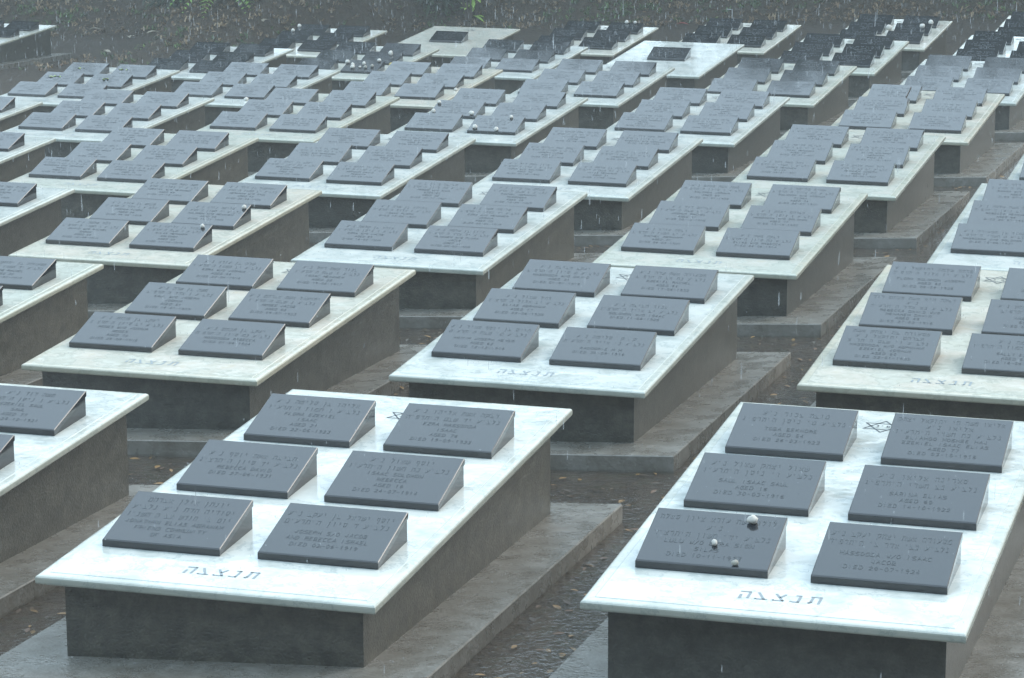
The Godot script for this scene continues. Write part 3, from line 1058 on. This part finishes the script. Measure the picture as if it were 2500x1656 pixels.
const TOMBS := [
	[0, 0, -0.012, -0.031, -0.013, "nearest full tomb, long white slab and dark concrete plinth in the front row"],
	[1, 0, -0.003, -0.013, 0.005, "front tomb with three pebbles on its lower left plaque and a puddled slab"],
	[-1, 0, 0.001, -0.008, -0.003, "front-row tomb cut by the left edge, only its right plaques showing"],
	[-2, 1, 0.002, 0.007, 0.003, "second-row tomb at the left edge, next to the beige slab, one plaque showing"],
	[-1, 1, 0.013, -0.011, 0.005, "beige slab tomb directly behind the front-left tombs, in the second row"],
	[0, 1, -0.008, 0.037, -0.005, "white tomb directly behind the gap between the two full front tombs"],
	[1, 1, -0.008, 0.025, 0.011, "second-row tomb cut by the right edge, behind the puddled three-pebble tomb"],
	[-3, 2, 0.0, 0.0, 0.0, "third-row tomb cut by the left edge, one plaque corner showing"],
	[-2, 2, 0.018, -0.019, 0.003, "third-row tomb with two white pebbles on its right-hand plaques"],
	[-1, 2, 0.016, 0.021, -0.007, "third-row tomb just right of the tomb with two pebbles on its right-hand plaques"],
	[0, 2, -0.001, 0.016, -0.003, "third-row tomb right behind the white second-row tomb, broad concrete step beside it"],
	[1, 2, 0.014, 0.019, 0.009, "third-row tomb cut by the right edge, directly behind the right-edge second-row slab"],
	[-4, 3, 0.0, 0.0, 0.0, "fourth-row tomb at the left edge, a plaque corner and slab edge showing"],
	[-3, 3, 0.0, 0.0, 0.0, "fourth-row tomb, leftmost of those whose six plaques all show"],
	[-2, 3, 0.016, -0.004, -0.006, "fourth-row tomb, second from left of those whose six plaques all show"],
	[-1, 3, 0.009, -0.01, -0.007, "fourth-row tomb in the middle, in front of the bare-plaqued tomb right of the six-pebble one"],
	[0, 3, 0.002, 0.004, 0.004, "fourth-row tomb with cream slab, next to the right edge channel"],
	[1, 3, 0.0, 0.0, 0.0, "fourth-row tomb of which only a plaque corner shows at the right edge"],
	[-5, 4, 0.0, 0.0, 0.0, "fifth-row tomb at the left edge below the mud strip"],
	[-4, 4, -0.015, 0.021, 0.017, "fifth-row tomb directly in front of the tomb strewn with green sprigs"],
	[-3, 4, 0.015, 0.033, 0.015, "fifth-row tomb with bare pale plaques, just left of the six-pebble tomb"],
	[-2, 4, 0.002, 0.004, 0.003, "fifth-row tomb with six white pebbles on its plaques"],
	[-1, 4, 0.006, -0.004, -0.002, "fifth-row tomb with bare pale plaques, just right of the six-pebble tomb"],
	[0, 4, 0.02, 0.011, 0.007, "fifth-row tomb with a thin dark twig lying over its left plaques"],
	[-5, 5, -0.039, 0.017, 0.022, "sixth-row tomb strewn with green leaf sprigs at the mud edge"],
	[-4, 5, -0.002, 0.012, 0.009, "sixth-row tomb with a single pebble on the front of its slab"],
	[-3, 5, -0.01, -0.005, 0.0, "sixth-row tomb with a white pebble on the slab beside its front plaque"],
	[-2, 5, -0.011, 0.001, 0.003, "sixth-row tomb in front of the nearer bright single-plaque slab"],
	[-1, 5, 0.008, -0.003, -0.003, "sixth-row tomb with some dark plaques, second from the right edge"],
	[0, 5, 0.0, 0.0, 0.0, "sixth-row tomb cut by the right edge, behind the tomb with the twig"],
	[-5, 6, -0.03, 0.0, 0.008, "seventh-row dark plaque tomb at the foot of the leafy bank"],
	[-4, 6, -0.007, -0.012, -0.007, "seventh-row tomb with a cluster of pebbles on its front right plaque"],
	[-3, 6, -0.017, -0.017, -0.009, "seventh-row dark plaque tomb between the pebble-cluster tomb and the bright single-plaque slab"],
	[-2, 6, -0.015, -0.013, -0.007, "bright white slab with a single dark plaque, nearer of the two", 1],
	[-1, 6, 0.001, 0.0, 0.001, "seventh-row tomb with six dark plaques in front of the pebbled last-row tomb"],
	[0, 6, 0.0, 0.0, 0.0, "seventh-row dark plaque tomb cut by the right edge"],
	[-5, 7, -0.026, -0.007, 0.001, "last-row dark plaque tomb, leftmost, two white pebbles on it"],
	[-4, 7, -0.023, -0.015, -0.006, "cream slab with a single dark plaque beneath the leafy shrub", 1],
	[-3, 7, -0.017, -0.021, -0.013, "last-row tomb between the two single-plaque slabs, two pebbles at its back"],
	[-2, 7, -0.019, -0.019, -0.011, "last-row dark tomb just behind the nearer single-plaque slab"],
	[-1, 7, 0.007, 0.002, 0.002, "last-row dark plaque tomb near the right with several pebbles on it"],
	[0, 7, 0.0, 0.0, 0.0, "last-row tomb at the right edge, only a plaque corner showing"],
	[-8.37, 7.75, 0.0, 0.0, 0.0, "solitary tomb at the far left beyond the mud strip"],
]
const PEBBLES := [   # column, row, plaque (or -1: the slab), across, up, radius in metres, material, label
	[1, 0, 0, 0.75, 0.84, 0.018, "pebble", "largest white pebble, on the name line of a front tomb's plaque"],
	[1, 0, 0, 0.53, 0.39, 0.0115, "pebble", "small round white pebble in the middle of a front plaque"],
	[1, 0, 0, 0.74, 0.06, 0.0125, "pebble_grey", "greyish rough pebble at the lower edge of a front plaque"],
	[-2, 2, 1, 0.88, 0.87, 0.016, "pebble", "white pebble at the top corner of a third-row front plaque"],
	[-2, 2, 3, 0.95, 0.79, 0.016, "pebble", "white pebble at the corner of a third-row middle plaque"],
	[-2, 4, 2, 0.07, 0.74, 0.02, "pebble", "pebble on a fifth-row plaque's left edge, the upper of two"],
	[-2, 4, 2, 0.08, 0.16, 0.019, "pebble", "pebble on a fifth-row plaque's left edge, the lower of two"],
	[-2, 4, 2, 0.91, 0.1, 0.025, "pebble", "wide white pebble on the lower right corner of a fifth-row plaque"],
	[-2, 4, 1, 0.73, 0.87, 0.018, "pebble", "uppermost of three pebbles on one fifth-row front plaque"],
	[-2, 4, 1, 0.13, 0.13, 0.022, "pebble", "left of the two low pebbles on a fifth-row front plaque"],
	[-2, 4, 1, 0.59, 0.06, 0.022, "pebble", "right of the two low pebbles on a fifth-row front plaque"],
	[-3, 5, -1, 0.524, 1.728, 0.026, "pebble", "white stone on the slab between the back plaques of a sixth-row tomb"],
	[-3, 5, -1, 0.94, 0.8, 0.022, "pebble", "white stone on the slab edge beside a sixth-row front plaque"],
	[-4, 6, 1, 0.03, 0.67, 0.027, "pebble", "leftmost pebble of the cluster on a seventh-row plaque"],
	[-4, 6, 1, 0.23, 0.45, 0.024, "pebble", "upper of two touching pebbles in the seventh-row cluster"],
	[-4, 6, 1, 0.28, 0.24, 0.027, "pebble", "lower of two touching pebbles in the seventh-row cluster"],
	[-4, 6, 1, 0.51, 0.59, 0.023, "pebble", "pebble near the middle of the seventh-row cluster plaque"],
	[-4, 6, 1, 0.47, 0.31, 0.016, "pebble", "smallest pebble of the seventh-row cluster"],
	[-4, 6, 1, 0.62, 0.29, 0.022, "pebble_grey", "greyish pebble right of the smallest one in the seventh-row cluster"],
	[-4, 6, 1, 0.78, 0.41, 0.022, "pebble_grey", "grey pebble at the right of the seventh-row cluster"],
	[-4, 6, 1, 0.86, 0.91, 0.025, "pebble", "pebble at the upper right corner of the cluster plaque"],
	[-4, 6, 3, 0.71, 0.73, 0.03, "pebble", "white pebble on the plaque behind the pebble cluster"],
	[-4, 6, -1, 0.9, 0.8, 0.03, "pebble_yellow", "yellowish stone on the slab beside the pebble cluster"],
	[-3, 5, -1, 0.057, 1.727, 0.02, "pebble", "white stone at the back left corner of a sixth-row slab"],
	[-5, 7, 4, 0.07, 0.64, 0.026, "pebble", "upper of two pebbles on the leftmost last-row tomb"],
	[-5, 7, 2, 0.35, 0.95, 0.028, "pebble", "lower of two pebbles on the leftmost last-row tomb"],
	[-3, 7, 5, 0.5, 0.9, 0.026, "pebble", "left one of two pebbles on a last-row back plaque"],
	[-3, 7, 5, 0.76, 0.9, 0.026, "pebble", "right one of two pebbles on a last-row back plaque"],
	[-1, 7, 3, 0.76, 0.59, 0.034, "pebble", "nearer white pebble on the right-hand plaques of the several-pebbled last tomb"],
	[-1, 7, 5, 0.82, 0.2, 0.034, "pebble", "farther white pebble on the right-hand plaques of the several-pebbled last tomb"],
	[-1, 7, -1, 0.46, 1.2, 0.045, "pebble", "tall white stone between the plaques of the several-pebbled last tomb"],
	[-1, 7, -1, 0.5, 0.85, 0.034, "pebble", "round white stone low between the plaques of the several-pebbled last tomb"],
	[-4, 5, -1, 0.78, 0.22, 0.026, "pebble", "white pebble on the front of a sixth-row slab"],
]
